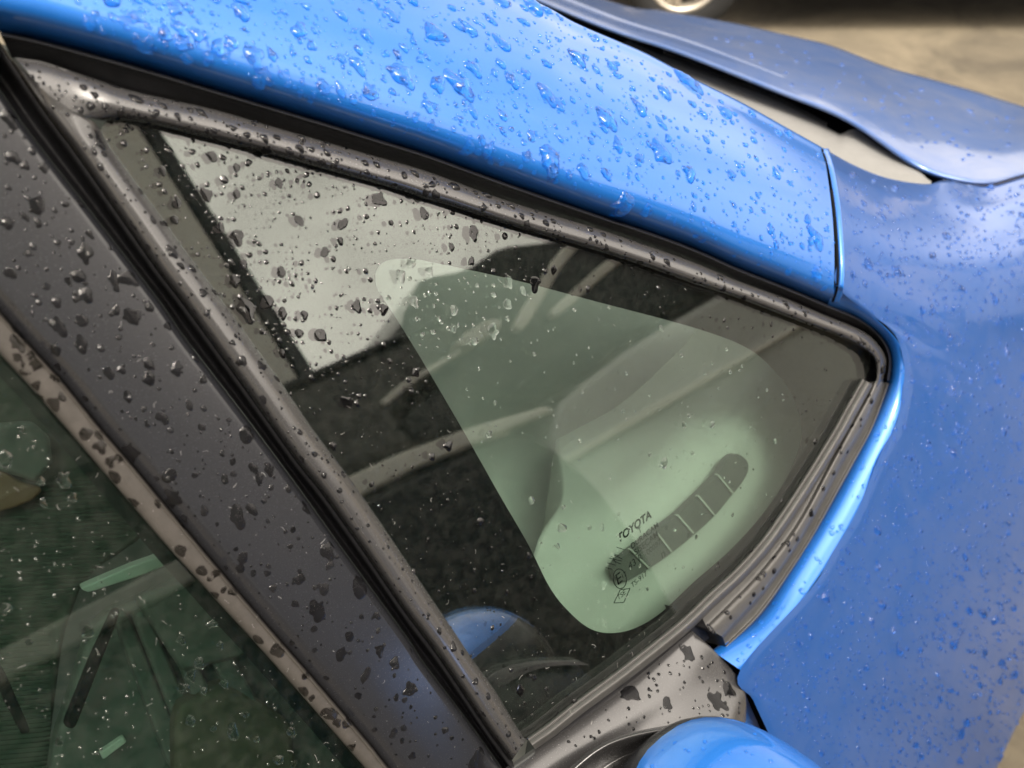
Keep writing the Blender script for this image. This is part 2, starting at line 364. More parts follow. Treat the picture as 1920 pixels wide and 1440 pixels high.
strokes([(zz(*a), zz(*b_)) for a, b_ in [((270, 893), (350, 918)), ((212, 945), (292, 970)), ((245, 962), (322, 1000)), ((198, 990), (318, 1018)), ((232, 1010), (308, 1045)), ((184, 1033), (262, 1055)), ((236, 985), (262, 1035)), ((170, 1076), (232, 1092))]], 1.2)

# ---- seals and mouldings
def sub_loft(name, curves, mat, **k):
    o = loft(name, curves, mat, None, **k); world_child(o, QW); return o
gt = cr(G_TOP[1:], 160); t2 = cr(T2, 160)
t2r = cr(T2[2:], 160)
def blend(a, b_, f, n=160): return cr(a, n)*(1-f)+cr(b_, n)*f
UPI = [(88, 176), (140, 208), (180, 224)]+G_TOP[3:-4]+[(1633, 666), (1642, 690), (1640, 716), (1628, 742)]   # glass side of the upper moulding, runs up into the apex
UPO = [(28, 108)]+T2[1:]+[(1652, 726), (1643, 748)]
def ramp(curve, n, x0, x1):                            # 1 in the apex, 0 along the pane
    c = cr(curve, n); return np.clip((x1-c[:, 0])/(x1-x0), 0, 1)**1.0
def mold(name, inner, outer, prof, x0, x1, apex=.0080, n=220, extra=()):
    w = ramp(inner, n, x0, x1); w = w*w*(3-2*w); rows = []
    for f, off in prof:
        ap = apex*(1-.55*max(0, f)**4) if f <= 1 else off
        rows.append((blend(inner, outer, min(f, 1), n) if f <= 1 else shift(cr(outer, n), extra[0]), off*(1-w)+(ap if f <= 1 else off)*w))
    if name == 'upper_molding':                        # thins out into the belt ridge
        e = np.clip((np.linspace(0, 1, n)-.93)/.06, 0, 1); rows = [(c, o_*(1-e)+np.where(o_ > 0, o_*.5, o_)*e) for c, o_ in rows]
    return sub_loft(name, rows, 'satin_plastic', n=n, sub=4)
mold('upper_molding', UPI, UPO, [(0, -.004), (.03, .0025), (.10, .0066), (.22, .0092), (.42, .0100), (.65, .0090), (.86, .0068), (.97, .0048), (1, .002), (2, -.003)], 150, 235, extra=(-1.5,))
CHI, CHO = T2, T4
sub_loft('seal_channel', [(shift(cr(CHI, 160), 2), -.006), (blend(CHI, CHO, .08), -.0045), (blend(CHI, CHO, .5), .000), (blend(CHI, CHO, .8), .0035), (blend(CHI, CHO, .92), .0058), (CHO, .0062), (shift(cr(CHO, 160), -3), .003), (shift(cr(CHO, 160), -5), -.004)], 'rubber', n=220, sub=3)
# rear bar of the quarter window, flares into a triangle at the top
RI, RO = [(88, 176), (140, 208), (180, 232)]+G_REAR, BL
mold('rear_molding', RI, RO, [(0, -.004), (.03, .0002), (.12, .0030), (.3, .0062), (.55, .0080), (.78, .0072), (.93, .0040), (1, -.002), (2, -.012)], 150, 215, extra=(2,))
# lower seal: rounded bright ridge along the belt
sub_loft('lower_seal', [(shift(cr(G_BELT, 160), 2), -.004), (shift(cr(G_BELT, 160), -1), .001), (shift(cr(G_BELT, 160), -4), .0026), (shift(cr(G_BELT, 160), -6), .0020), (shift(cr(G_BELT, 160), -9), .0048), (shift(cr(G_BELT, 160), -15), .0078), (shift(cr(G_BELT, 160), -21), .0060), (shift(cr(G_BELT, 160), -25), .0005), (shift(cr(G_BELT, 160), -26), -.012)], 'seal_rubber', n=200, sub=4)
sub_loft('seal_backing', [(shift(cr(G_TOP[-8:]+G_BELT[1:], 160), 6), -.007), (shift(cr(G_TOP[-8:]+G_BELT[1:], 160), -30), -.0085), (shift(cr(G_TOP[-8:]+G_BELT[1:], 160), -60), -.010)], 'rubber', n=160, sub=2)
# outer belt moulding with a second ridge, cut off square at its rear end
B2I = [(1640, 715), (1625, 748), (1590, 812), (1552, 881), (1519, 944), (1481, 1006), (1422, 1080), (1367, 1137), (1326, 1177)]
B2O = [(1655, 716), (1642, 748), (1610, 812), (1576, 868), (1538, 943), (1496, 1017), (1452, 1081), (1420, 1122), (1354, 1194)]
BCH = [(1622, 718), (1606, 748), (1578, 800), (1540, 862), (1500, 925), (1470, 970), (1436, 1020), (1388, 1072), (1312, 1150)]
BOU = [(1666, 718), (1657, 745), (1635, 803), (1606, 857), (1570, 922), (1522, 1008), (1484, 1068), (1424, 1153), (1362, 1214)]
sub_loft('belt_molding', [(BCH, -.004), (blend(BCH, B2I, .85), -.002), (B2I, .0025), (blend(B2I, B2O, .3), .005), (blend(B2I, B2O, .75), .0048), (B2O, .0036), (blend(B2O, BOU, .2), -.001), (blend(B2O, BOU, .72), -.002), (blend(B2O, BOU, .85), .0008), (BOU, .0012), (shift(cr(BOU, 160), -3), -.006)], 'seal_rubber', n=200, sub=4)
endc = [cr([P(1312, 1150, -.004), P(1326, 1177, .0025), P(1340, 1186, .005), P(1354, 1194, .0036), P(1362, 1214, .0012)], 24)]
world_child(grid('molding_end', [endc[0], endc[0]-GN*.03-GU*.004], 'rubber', None), QW)

# ---- front pillar
LB = np.array([(-1000, -250), (-640, -140), (-320, -36), (-150, 18), (0, 60), (83, 78), (250, 123), (396, 167), (500, 198), (600, 228), (700, 259), (800, 290), (950, 344), (1120, 403), (1210, 433), (1300, 466), (1383, 503), (1467, 536), (1550, 571), (1562, 575)], float)
US = [(-1000, -690), (-640, -568), (-320, -460), (-100, -385), (300, -255), (600, -155), (800, -82), (1000, 0), (1079, 42), (1160, 77), (1216, 102), (1306, 150), (1389, 191), (1473, 238), (1543, 277)]
def pil(f, n=300):
    c = blend(LB, US, f, n); c[:, 0] += 10*sin(pi*f); return c
PF = [(0, -.004), (.02, .002), (.06, .0095), (.11, .0150), (.18, .0168), (.28, .0155), (.45, .0105), (.65, .000), (.85, -.018), (.95, -.033), (1, -.044)]
_pf = cr([(a, b_*10) for a, b_ in PF], 200)
def poff(y): return float(np.interp((575-y)/298., _pf[:, 0], _pf[:, 1]/10))
prow = [np.array([P(x, y, off) for x, y in pil(f)]) for f, off in PF]
tail = np.array([p + ray(x, y)*.04 - GN*.012 for p, (x, y) in zip(prow[-1], pil(1))])
tail2 = tail + np.array([0, .06, -.02])
PILLAR = grid('front_pillar', across(prow+[tail, tail2], 5), 'blue_paint', CAR)
# ---- painted flange round the window opening
lipO, lipI = cr(LIP_OUT, 200), cr(LIP_IN, 200)
lr = [np.array([P(x, y, o_) for x, y in c]) for c, o_ in [(shift(lipI, 4), -.006), (lipI, -.002), (lipI*.75+lipO*.25, .0045), (lipI*.4+lipO*.6, .010), (lipI*.1+lipO*.9, .0135), (lipO, .0142)]]
LIP = grid('window_flange', across(lr, 5), 'blue_paint', CAR)

# ---- fender
FR = [
 [(1543, 277, -.037), (1600, 309, -.045), (1665, 334, -.055), (1737, 345, -.065), (1775, 338, -.068), (1845, 349, -.066), (1920, 332, -.058), (2080, 285, -.045)],
 [(1549, 300, -.022), (1603, 328, -.029), (1665, 352, -.037), (1732, 366, -.044), (1784, 369, -.046), (1848, 374, -.046), (1926, 357, -.041), (2090, 312, -.034)],
 [(1555, 322, -.0085), (1605, 347, -.015), (1665, 373, -.021), (1730, 392, -.025), (1790, 402, -.027), (1850, 401, -.027), (1932, 385, -.025), (2100, 340, -.022)],
 [(1566, 400, .0135), (1620, 425, .010), (1680, 448, .007), (1740, 462, .004), (1800, 470, .002), (1860, 472, .001), (1942, 470, 0), (2120, 460, -.002)],
 [(1572, 480, .0200), (1630, 510, .017), (1690, 535, .0145), (1750, 555, .012), (1810, 570, .010), (1872, 580, .009), (1955, 590, .008), (2140, 600, .006)]]
ends = [(2150, 740), (2150, 830), (2150, 910), (2150, 980), (2140, 1050), (2120, 1120), (2060, 1190), (2000, 1250), (1960, 1290), (1930, 1322), (1905, 1366), (1870, 1440), (1845, 1495), (1825, 1545), (1790, 1640), (1760, 1740)]
starts = [(1568, 534), (1629, 588), (1664, 613), (1685, 641), (1696, 692), (1693, 727), (1682, 790), (1646, 861), (1608, 957), (1562, 1035), (1520, 1105), (1388, 1256), (1412, 1312), (1436, 1364), (1476, 1450), (1530, 1560)]
for i, (s_, e_) in enumerate(zip(starts, ends)):
    low = min(1, max(0, (i-3)/5)); row = []
    for t in (0, .03, .14, .28, .45, .63, .82, 1):
        bulge = np.interp(t, [0, .03, .14, .3, .55, .8, 1], [.0142, .0148, .0135, .012, .007, -.004-.006*low, -.01-.026*low])
        row.append((s_[0]+(e_[0]-s_[0])*t, s_[1]+(e_[1]-s_[1])*t, bulge))
    FR.append(row)
for i, row in enumerate(FR[:6]):                       # the fender starts flush with the pillar
    d_ = poff(row[0][1])-row[0][2]; FR[i] = [(x, y, o_+d_*max(0, 1-j/6)) for j, (x, y, o_) in enumerate(row)]
frow = []
for row in FR:
    c = cr([(x, y, o_*1e4) for x, y, o_ in row], 60); frow.append((c, np.array([P(x, y, o_/1e4) for x, y, o_ in c])))
cols = across([r for _, r in frow], 6)
cols = [np.vstack([r, r[-1]+(r[-1]-CP)/np.linalg.norm(r[-1]-CP)*.10+np.array([0, .02, 0]), r[-1]+np.array([.0, .12, -.30])]) for r in cols]
top = cols[0]+np.array([0, .004, -.03])
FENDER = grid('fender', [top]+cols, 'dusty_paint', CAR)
# dark gap behind the panel joint and behind the door edge
def wchan(name, curves, mat, parent=CAR, **k): return loft(name, curves, mat, parent, **k)
wchan('door_gap', [([(1290, 1165), (1340, 1205), (1400, 1262), (1430, 1330), (1450, 1372), (1500, 1480)], -.03), ([(1280, 1185), (1310, 1225), (1360, 1290), (1390, 1340), (1410, 1380), (1450, 1490)], -.03)], 'felt_black', n=40, sub=2)
SEAM = [(1543, 279), (1553, 312), (1564, 375), (1570, 437), (1573, 500), (1571, 540), (1563, 566)]
def tree_of(*obs):
    V_, F_ = [], []
    for o in obs:
        k = len(V_); V_ += [v_.co.copy() for v_ in o.data.vertices]; F_ += [tuple(q+k for q in p_.vertices) for p_ in o.data.polygons]
    return BVHTree.FromPolygons(V_, F_)
body_tree = tree_of(PILLAR, FENDER, LIP)
def skin(x, y, up):                                     # point on the painted skin, lifted a little
    l_, n_, i_, d_ = body_tree.ray_cast(Vector(CP), Vector(ray(x, y)), 3)
    q = np.array(l_) if l_ is not None else P(x, y, poff(y)); return q-ray(x, y)*up
sc_ = cr(SEAM, 70)
def seam_row(dx, up, h=0): return np.array([skin(x+dx, y, up)+GN*h for x, y in sc_])
grid('panel_joint', [seam_row(-3.5, .0012), seam_row(.5, .0012)], 'felt_black', CAR)
grid('fender_edge', across([seam_row(.2, .0006), seam_row(1.2, .001, .0014), seam_row(4, .001, .0026), seam_row(7.5, .001, .0018), seam_row(10.5, .0004)], 4), 'blue_paint', CAR)

# ---- hood, cowl
H0 = [(900, -48, 1.10), (1120, 45, 1.10), (1264, 93, 1.10), (1400, 146, 1.095), (1473, 175, 1.09), (1560, 209, 1.085), (1620, 242, 1.08), (1703, 300, 1.07), (1762, 328, 1.06), (1845, 342, 1.052), (1920, 325, 1.042), (2080, 280, 1.015)]
H1 = [(900, -78, 1.02), (1160, 7, 1.02), (1243, 20, 1.02), (1368, 42, 1.02), (1473, 65, 1.015), (1560, 86, 1.01), (1662, 125, 1.0), (1745, 148, .99), (1828, 171, .98), (1875, 186, .975), (1920, 200, .97), (2080, 252, .95)]
hr = []
for f in (0, .2, .4, .6, .8, 1):
    c = np.array(H0)*(1-f)+np.array(H1)*f; c[:, 2] += .013*sin(pi*f)
    c = cr(c*[1, 1, 1000], 120)/[1, 1, 1000]; hr.append(np.array([Pz(*q) for q in c]))
lip0 = hr[0]+np.array([.001, .001, -.004]); lip1 = hr[0]+np.array([.07, .04, -.012])
t1 = hr[-1]+(hr[-1]-CP)/np.linalg.norm(hr[-1]-CP, axis=1)[:, None]*.15; t2_ = t1+np.array([.25, .1, -.35])
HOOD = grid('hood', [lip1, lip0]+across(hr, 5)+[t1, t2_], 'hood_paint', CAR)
CU_ = [(1180, 78), (1243, 104), (1347, 147), (1452, 188), (1556, 243), (1576, 253), (1592, 245), (1609, 246), (1649, 275), (1703, 308), (1728, 328), (1740, 342)]
CL_ = [(1120, 110), (1190, 140), (1300, 190), (1400, 240), (1500, 290), (1530, 305), (1545, 312), (1560, 322), (1600, 345), (1660, 365), (1700, 365), (1745, 356)]
ca = np.array([Pz(x, y, 1.056) for x, y in cr(CU_, 160)]); cb = np.array([Pz(x, y, 1.070) for x, y in cr(CL_, 160)])
COWL = grid('cowl', [ca-np.array([0, 0, .03]), ca, ca*.97+cb*.03+np.array([0, 0, .002]), ca*.5+cb*.5+np.array([0, 0, .006]), cb], 'cowl_grey', CAR)
v, f = [], []
tc_ = cr(CU_[1:5], 58)
for k in range(56):                                                     # fine comb of the cowl screen
    a, b_ = Pz(*tc_[k], 1.0575), Pz(*(tc_[k]*.55+tc_[k+1]*.45), 1.0575)
    d = Pz(tc_[k][0]+3, tc_[k][1]-9, 1.048); e = d+(b_-a)
    i = len(v); v += [a, b_, e, d, a-[0, 0, .012], b_-[0, 0, .012], e-[0, 0, .012], d-[0, 0, .012]]
    f += [(i, i+1, i+2, i+3), (i+3, i+2, i+6, i+7), (i, i+3, i+7, i+4), (i+1, i+5, i+6, i+2)]
cs = newmesh('screen_teeth', v, f, 'cowl_grey', COWL, False); cs['kind'] = 'stuff'
dk = [np.array([Pz(x, y, 1.0) for x, y in cr([(900, -90), (1160, 30), (1473, 130), (1700, 240), (1790, 300)], 60)]), np.array([Pz(x, y, 1.0) for x, y in cr([(860, 10), (1120, 120), (1400, 240), (1650, 345), (1760, 350)], 60)])]
grid('hood_gutter', dk, 'felt_black', CAR)
# windscreen between the two pillars
wb = [(.60, -.57, 1.065), (.67, -.42, 1.05), (.735, -.2, 1.04), (.76, 0, 1.035), (.735, .2, 1.04), (.67, .42, 1.05), (.60, .57, 1.065)]
wtp = [(-.16, -.55, 1.46), (-.12, -.4, 1.475), (-.09, -.2, 1.485), (-.08, 0, 1.49), (-.09, .2, 1.485), (-.12, .4, 1.475), (-.16, .55, 1.46)]
wbc, wtc = cr(wb, 30), cr(wtp, 30)
grid('windscreen', [wbc*(1-t)+wtc*t+np.array([0, 0, .02*sin(pi*t)]) for t in np.linspace(0, 1, 10)], 'glass_screen', CAR, np.array([.5, 0, 1]))
# far pillar mirrors the near one
pm = [r*np.array([1, -1, 1]) for r in across(prow+[tail, tail2], 2)]
grid('front_pillar', pm, 'blue_paint', CAR, np.array([0, 1, .5]))
# roof skin
rl = prow[-1][0]; 
rp = [[(x, y, 1.52+.05*(1-(y/.62)**2)-.03*max(0, (x+.2)/.4)**2) for y in np.linspace(-.60, .60, 13)] for x in np.linspace(-2.2, -.14, 8)]
grid('roof', [np.array(r) for r in rp], 'blue_paint', CAR, np.array([0, 0, 1]), thick=.02)

# ---- door: frame trim, weather strip, window glass
DOOR = bpy.data.objects.new('door', None); COL.objects.link(DOOR); DOOR.parent = CAR; DOOR.location = tuple(P(500, 900)); bpy.context.view_layer.update()
TEx, STx, SBx = ext(TE, 260, 260), ext(ST, 620, 260), ext(SB, 660, 260)
te, st = cr(TEx, 200), cr(STx, 200)
def door_loft(name, curves, mat, **k): return world_child(loft(name, curves, mat, None, **k), DOOR)
TRIM = door_loft('pillar_trim', [(shift(te, -1), -.020), (te, -.005), (shift(te, 2.5), -.001), (shift(te, 7), .0014), (shift(te, 12), .0027), (shift(te, 20), .0031), (te*.5+st*.5, .0034), (shift(st, -44), .0022), (shift(st, -26), .0004), (shift(st, -10), -.0035), (shift(st, -2), -.0075), (st, -.014)], 'black_plastic', n=200, sub=4)
STRIP = door_loft('weather_strip', [(shift(st, -1), -.012), (shift(st, 1), -.004), (shift(st, 5), -.0015), (shift(st, 8), -.0025), (st*.45+cr(SBx, 200)*.55, -.002), (shift(cr(SBx, 200), -6), -.003), (cr(SBx, 200), -.006), (shift(cr(SBx, 200), 1), -.016)], 'flock', n=200, sub=4)
bl = cr(ext(BL, 120, 120), 200)
fz = shift(bl, 12)
door_loft('door_gap_seal', [(shift(te, -2), -.022), (te*.7+bl*.3, -.030), (te*.35+bl*.65, -.022), (fz*.9+te*.1, -.010), (shift(bl, 9), -.0065), (shift(bl, 4), -.008), (shift(bl, 2), -.016)], 'rubber', n=200, sub=4)
DG_PX = [(-540, 70), (-260, 370), (0, 640), (117, 770), (320, 1005), (420, 1115), (584, 1300), (720, 1455), (900, 1660), (-1100, 1660), (-1100, -170)]
DGLASS = slab('window_pane', [P(x, y, -.016) for x, y in DG_PX], GN, .0035, 'glass_door'); world_child(DGLASS, DOOR)
door_loft('seal_shadow_band', [(shift(cr(SBx, 200), -4), -.0205), (shift(cr(SBx, 200), 16+0), -.0215), (shift(cr(SBx, 200), 30), -.021)], 'rubber', n=120, sub=2)  # dark band behind the pane: the seal with its shadow built in

# ---- mirror mount (sail), arm and mirror cap
sail = [
 [(940, 1445, -.010), (1000, 1404, -.010), (1100, 1338, -.009), (1200, 1264, -.008), (1296, 1184, -.008)],
 [(950, 1456, -.004), (1012, 1413, -.004), (1112, 1347, -.003), (1212, 1273, -.003), (1306, 1191, -.004)],
 [(985, 1475, .004), (1050, 1430, .004), (1150, 1362, .005), (1250, 1290, .005), (1334, 1216, .002)],
 [(1020, 1500, .008), (1090, 1450, .008), (1190, 1380, .010), (1285, 1318, .012), (1368, 1251, .007)],
 [(1060, 1530, .016), (1130, 1475, .016), (1230, 1402, .019), (1318, 1348, .020), (1391, 1283, .012)],
 [(1110, 1570, .030), (1180, 1505, .030), (1275, 1430, .032), (1350, 1378, .030), (1399, 1312, .016)],
 [(1170, 1620, .045), (1240, 1545, .045), (1320, 1465, .045), (1375, 1410, .036), (1399, 1350, .018)]]
sr = [np.array([P(x, y, o_/1e4) for x, y, o_ in cr([(a, b_, c*1e4) for a, b_, c in r], 70)]) for r in sail]
sr = across(sr, 5); sr = [np.vstack([r, r[-1]-GN*.004+GU*.002, r[-1]-GN*.03]) for r in sr]
SAIL = grid('mirror_mount', sr, 'satin_plastic', None); world_child(SAIL, DOOR)
arm = [[(x, y, o_*1.3) for x, y, o_ in r] for r in [
 [(1050, 1455, .030), (1112, 1404, .034), (1168, 1378, .037), (1240, 1362, .040), (1320, 1352, .040)],
 [(1056, 1460, .037), (1117, 1409, .041), (1170, 1384, .044), (1240, 1369, .046), (1320, 1360, .046)],
 [(1068, 1462, .033), (1126, 1416, .037), (1174, 1394, .040), (1240, 1380, .042), (1320, 1372, .042)],
 [(1090, 1470, .022), (1145, 1428, .026), (1190, 1408, .029), (1250, 1396, .032), (1320, 1390, .033)],
 [(1110, 1480, .030), (1160, 1440, .034), (1205, 1421, .037), (1260, 1410, .040), (1320, 1404, .042)],
 [(1140, 1500, .045), (1185, 1462, .048), (1225, 1444, .05), (1275, 1432, .05), (1330, 1424, .05)],
 [(1180, 1560, .06), (1230, 1520, .062), (1270, 1500, .064), (1310, 1490, .064), (1350, 1480, .064)]]]
ar_ = across([np.array([P(x, y, o_/1e4) for x, y, o_ in cr([(a, b_, c*1e4) for a, b_, c in r], 50)]) for r in arm], 5)
world_child(grid('mirror_arm', ar_, 'satin_plastic', None), DOOR)
# cap: rounded shell, silhouette found by fitting
def mirror_cap():
    C = CP + ray(1490.8, 1725.8)*.5171
    ax = np.array([.0061, -1, -.05]); ax /= np.linalg.norm(ax); ay = np.array([1, .0061, 0.]); az = np.array([0, -.05, 1.])
    v, f = [], []; NU, NV = 48, 28
    for i in range(NV+1):
        ph = -pi/2+pi*i/NV
        for j in range(NU):
            th = 2*pi*j/NU
            e = .82; sg = lambda q, p_: math.copysign(abs(q)**p_, q)
            X = sg(cos(th), e)*sg(cos(ph), e); Y = sg(sin(th), e)*sg(cos(ph), e); Z = sg(sin(ph), .9)
            v.append(C+ax*X*.1082+ay*Y*.0644+az*Z*.0567)
    for i in range(NV):
        for j in range(NU): f.append((i*NU+j, i*NU+(j+1) % NU, (i+1)*NU+(j+1) % NU, (i+1)*NU+j))
    o = newmesh('mirror_cap', v, f, 'blue_paint', None, mats=['blue_paint', 'black_plastic'])
    o.data.polygons.foreach_set('material_index', [1 if (p.normal.y > .55 and p.normal.z < .6) or p.normal.z < -.3 else 0 for p in o.data.polygons]); o.data.update()  # shade put into the colour: inboard faces black to dim their reflection
    return o
CAP = mirror_cap(); world_child(CAP, DOOR)

# ---- inside of the car
DASH = bpy.data.objects.new('dashboard', None); COL.objects.link(DASH); DASH.parent = CAR; DASH.location = tuple(P(1250, 900, -.1)); bpy.context.view_layer.update()
def dash_loft(name, curves, mat, **k): return world_child(loft(name, curves, mat, None, **k), DASH)
dr = [
 [(1000, 1320, -.035), (1120, 1290, -.035), (1300, 1180, -.035), (1450, 1030, -.035), (1560, 860, -.035), (1640, 690, -.035)],
 [(985, 1230, -.052), (1080, 1200, -.052), (1240, 1090, -.052), (1380, 960, -.052), (1480, 820, -.052), (1580, 640, -.052)],
 [(990, 1110, -.066), (1060, 1090, -.066), (1190, 1000, -.066), (1310, 890, -.066), (1410, 770, -.066), (1520, 590, -.066)],
 [(1010, 1010, -.095), (1070, 990, -.095), (1170, 920, -.095), (1280, 820, -.095), (1370, 720, -.095), (1470, 540, -.095)],
 [(1052, 930, -.14), (1100, 900, -.14), (1180, 845, -.14), (1270, 760, -.14), (1350, 670, -.14), (1420, 500, -.14)],
 [(1042, 825, -.22), (1090, 800, -.22), (1160, 760, -.22), (1240, 690, -.22), (1310, 610, -.22), (1370, 450, -.22)]]
dd = across([np.array([P(x, y, o_/1e4) for x, y, o_ in cr([(a, b_, c*1e4) for a, b_, c in r], 60)]) for r in dr], 6)
dd = [np.vstack([r[0]+np.array([-.01, .01, -.2]), r]) for r in dd]
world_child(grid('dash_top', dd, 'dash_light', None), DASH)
VT = [(1150, 1069), (1160, 1052), (1183, 1033), (1233, 994), (1271, 965), (1308, 930), (1346, 890), (1365, 861), (1381, 851), (1400, 863), (1403, 882), (1392, 904), (1375, 925), (1340, 967), (1302, 1002), (1260, 1036), (1217, 1066), (1173, 1090), (1156, 1086)]
vo = -.048
VENT = slab('defroster_vent', [P(x, y, vo) for x, y in cr(VT+[VT[0]], 81)[:-1]], GN, .006, 'vent_dark'); world_child(VENT, DASH)
for a, b_ in [((1183, 1030), (1217, 1065)), ((1233, 1000), (1260, 1035)), ((1271, 966), (1301, 1000)), ((1310, 930), (1340, 966)), ((1346, 890), (1375, 925))]:
    a, b_ = np.array(a, float), np.array(b_, float); d = (b_-a)/np.linalg.norm(b_-a); w = np.array([-d[1], d[0]])*1.5
    o = slab('vent_slat', [P(*(q), off=vo+.002) for q in (a-w, b_-w, b_+w, a+w)], GN, .003, 'dash_light'); world_child(o, VENT)
lin = [[(560, 380, -.30), (900, 420, -.30), (1300, 460, -.26), (1560, 560, -.20)], [(640, 640, -.30), (900, 640, -.30), (1250, 640, -.26), (1560, 700, -.20)], [(760, 860, -.31), (950, 850, -.31), (1250, 820, -.28), (1540, 820, -.22)], [(900, 1120, -.33), (1050, 1060, -.33), (1250, 1000, -.30), (1500, 950, -.25)]]
ld = across([np.array([P(x, y, o_/1e4) for x, y, o_ in cr([(a, b_, c*1e4) for a, b_, c in r], 40)]) for r in lin], 6)
world_child(grid('pale_backdrop', ld, 'backdrop_grey', None), DASH)  # pale sheet added behind the clear glass to brighten the view through it
# cabin shell: dark lining all round, open at the windows
CAB = bpy.data.objects.new('cabin', None); COL.objects.link(CAB); CAB.parent = CAR; bpy.context.view_layer.update()
box('headliner', (-2.0, -.56, 1.44), (-.12, .58, 1.46), 'roof_lining', CAB, .004)
box('far_door_panel', (-1.6, .60, .35), (.75, .64, 1.02), 'cabin_dark', CAB, .004)
box('cabin_floor', (-2.0, -.78, .33), (.9, .6, .36), 'cabin_dark', CAB, .004)
box('rear_bulkhead', (-2.0, -.7, .36), (-1.95, .6, 1.44), 'cabin_dark', CAB, .004)
box('firewall', (.80, -.72, .36), (.84, .6, 1.0), 'cabin_dark', CAB, .004)
# lower dash face and glovebox seen through the door window
def ipoly(name, px, off, mat, thick=.01, parent=CAB):
    if name != 'rib':
        q = np.array(list(px)+[px[0]], float); d = []
        for i in range(len(q)-1): d += [q[i]*.88+q[i+1]*.12, q[i]*.5+q[i+1]*.5, q[i]*.12+q[i+1]*.88]
        px = cr(d+[d[0]], 60)[:-1]
    o = slab(name, [P(x, y, off) for x, y in px], GN, thick, mat)
    if name != 'rib':
        bv = o.modifiers.new('round', 'BEVEL'); bv.width = min(.006, thick*.45); bv.segments = 4; bv.limit_method = 'ANGLE'; bv.angle_limit = radians(60)
        o.data.polygons.foreach_set('use_smooth', [True]*len(o.data.polygons)); wn = o.modifiers.new('wn', 'WEIGHTED_NORMAL')
    return world_child(o, parent)
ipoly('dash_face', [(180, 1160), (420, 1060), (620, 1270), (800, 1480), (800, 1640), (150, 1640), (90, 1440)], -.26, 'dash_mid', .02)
for k, (a, b_) in enumerate([((225, 1150), (340, 1440)), ((262, 1150), (385, 1440)), ((300, 1120), (430, 1420)), ((345, 1110), (470, 1330))]):
    a, b_ = np.array(a, float), np.array(b_, float); w = np.array([15, -6.])
    ipoly('glovebox_rail', [a-w*.9, a+w*.9, b_+w*1.3, b_-w*1.3], -.245+.006*k, 'dash_mid', .012)
ipoly('glovebox_lid', [(252, 1120), (395, 1085), (455, 1165), (470, 1230), (345, 1262), (322, 1230)], -.222, 'dash_mid', .012)
ipoly('glovebox_handle', [(188, 1412), (232, 1382), (238, 1392), (194, 1425)], -.235, 'dash_light', .006)
ipoly('floor_mat', [(330, 1330), (430, 1280), (545, 1355), (560, 1440), (560, 1600), (330, 1600)], -.225, 'cabin_brown', .02)
ipoly('console_gap', [(213, 1140), (228, 1146), (192, 1240), (140, 1372), (118, 1360), (168, 1235)], -.215, 'cabin_black', .006)
ipoly('console_gap', [(0, 1250), (10, 1262), (58, 1372), (40, 1378), (0, 1300)], -.215, 'cabin_black', .006)
ipoly('reflection_strip', [(150, 1103), (250, 1060), (330, 1032), (345, 1046), (265, 1080), (165, 1112)], -.205, 'dash_light', .01)  # pale strip paints in light reflected from the dash
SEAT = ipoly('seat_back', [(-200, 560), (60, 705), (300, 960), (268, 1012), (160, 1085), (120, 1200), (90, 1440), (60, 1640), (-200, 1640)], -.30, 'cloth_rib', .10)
for k in range(84):                                                     # ribs of the cloth
    y = 905+k*9.0; xe = 285 if y < 975 else max(95, 270-(y-975)*.9)
    xs = -60 if y > 960 else 60
    if y > 1560: break
    o = ipoly('rib', [(xs, y+4), (xe, y-10), (xe, y-5.5), (xs, y+8.5)], -.2985, 'cloth_rib', .0018, SEAT)
ipoly('orange_reflection', [(-120, 860), (0, 878), (40, 905), (84, 918), (60, 940), (20, 955), (-120, 990)], -.285, 'orange_reflection', .01)  # reddish reflection in the door glass, built as a coloured patch
ipoly('seat_shoulder', [(-80, 800), (60, 790), (95, 820), (100, 870), (70, 905), (20, 890), (-80, 860)], -.28, 'dash_mid', .01)
ipoly('door_card', [(640, 735), (590, 790), (700, 800), (820, 1000), (985, 1260), (990, 1340), (960, 1300), (700, 930), (560, 740)], -.10, 'cabin_dark', .01)

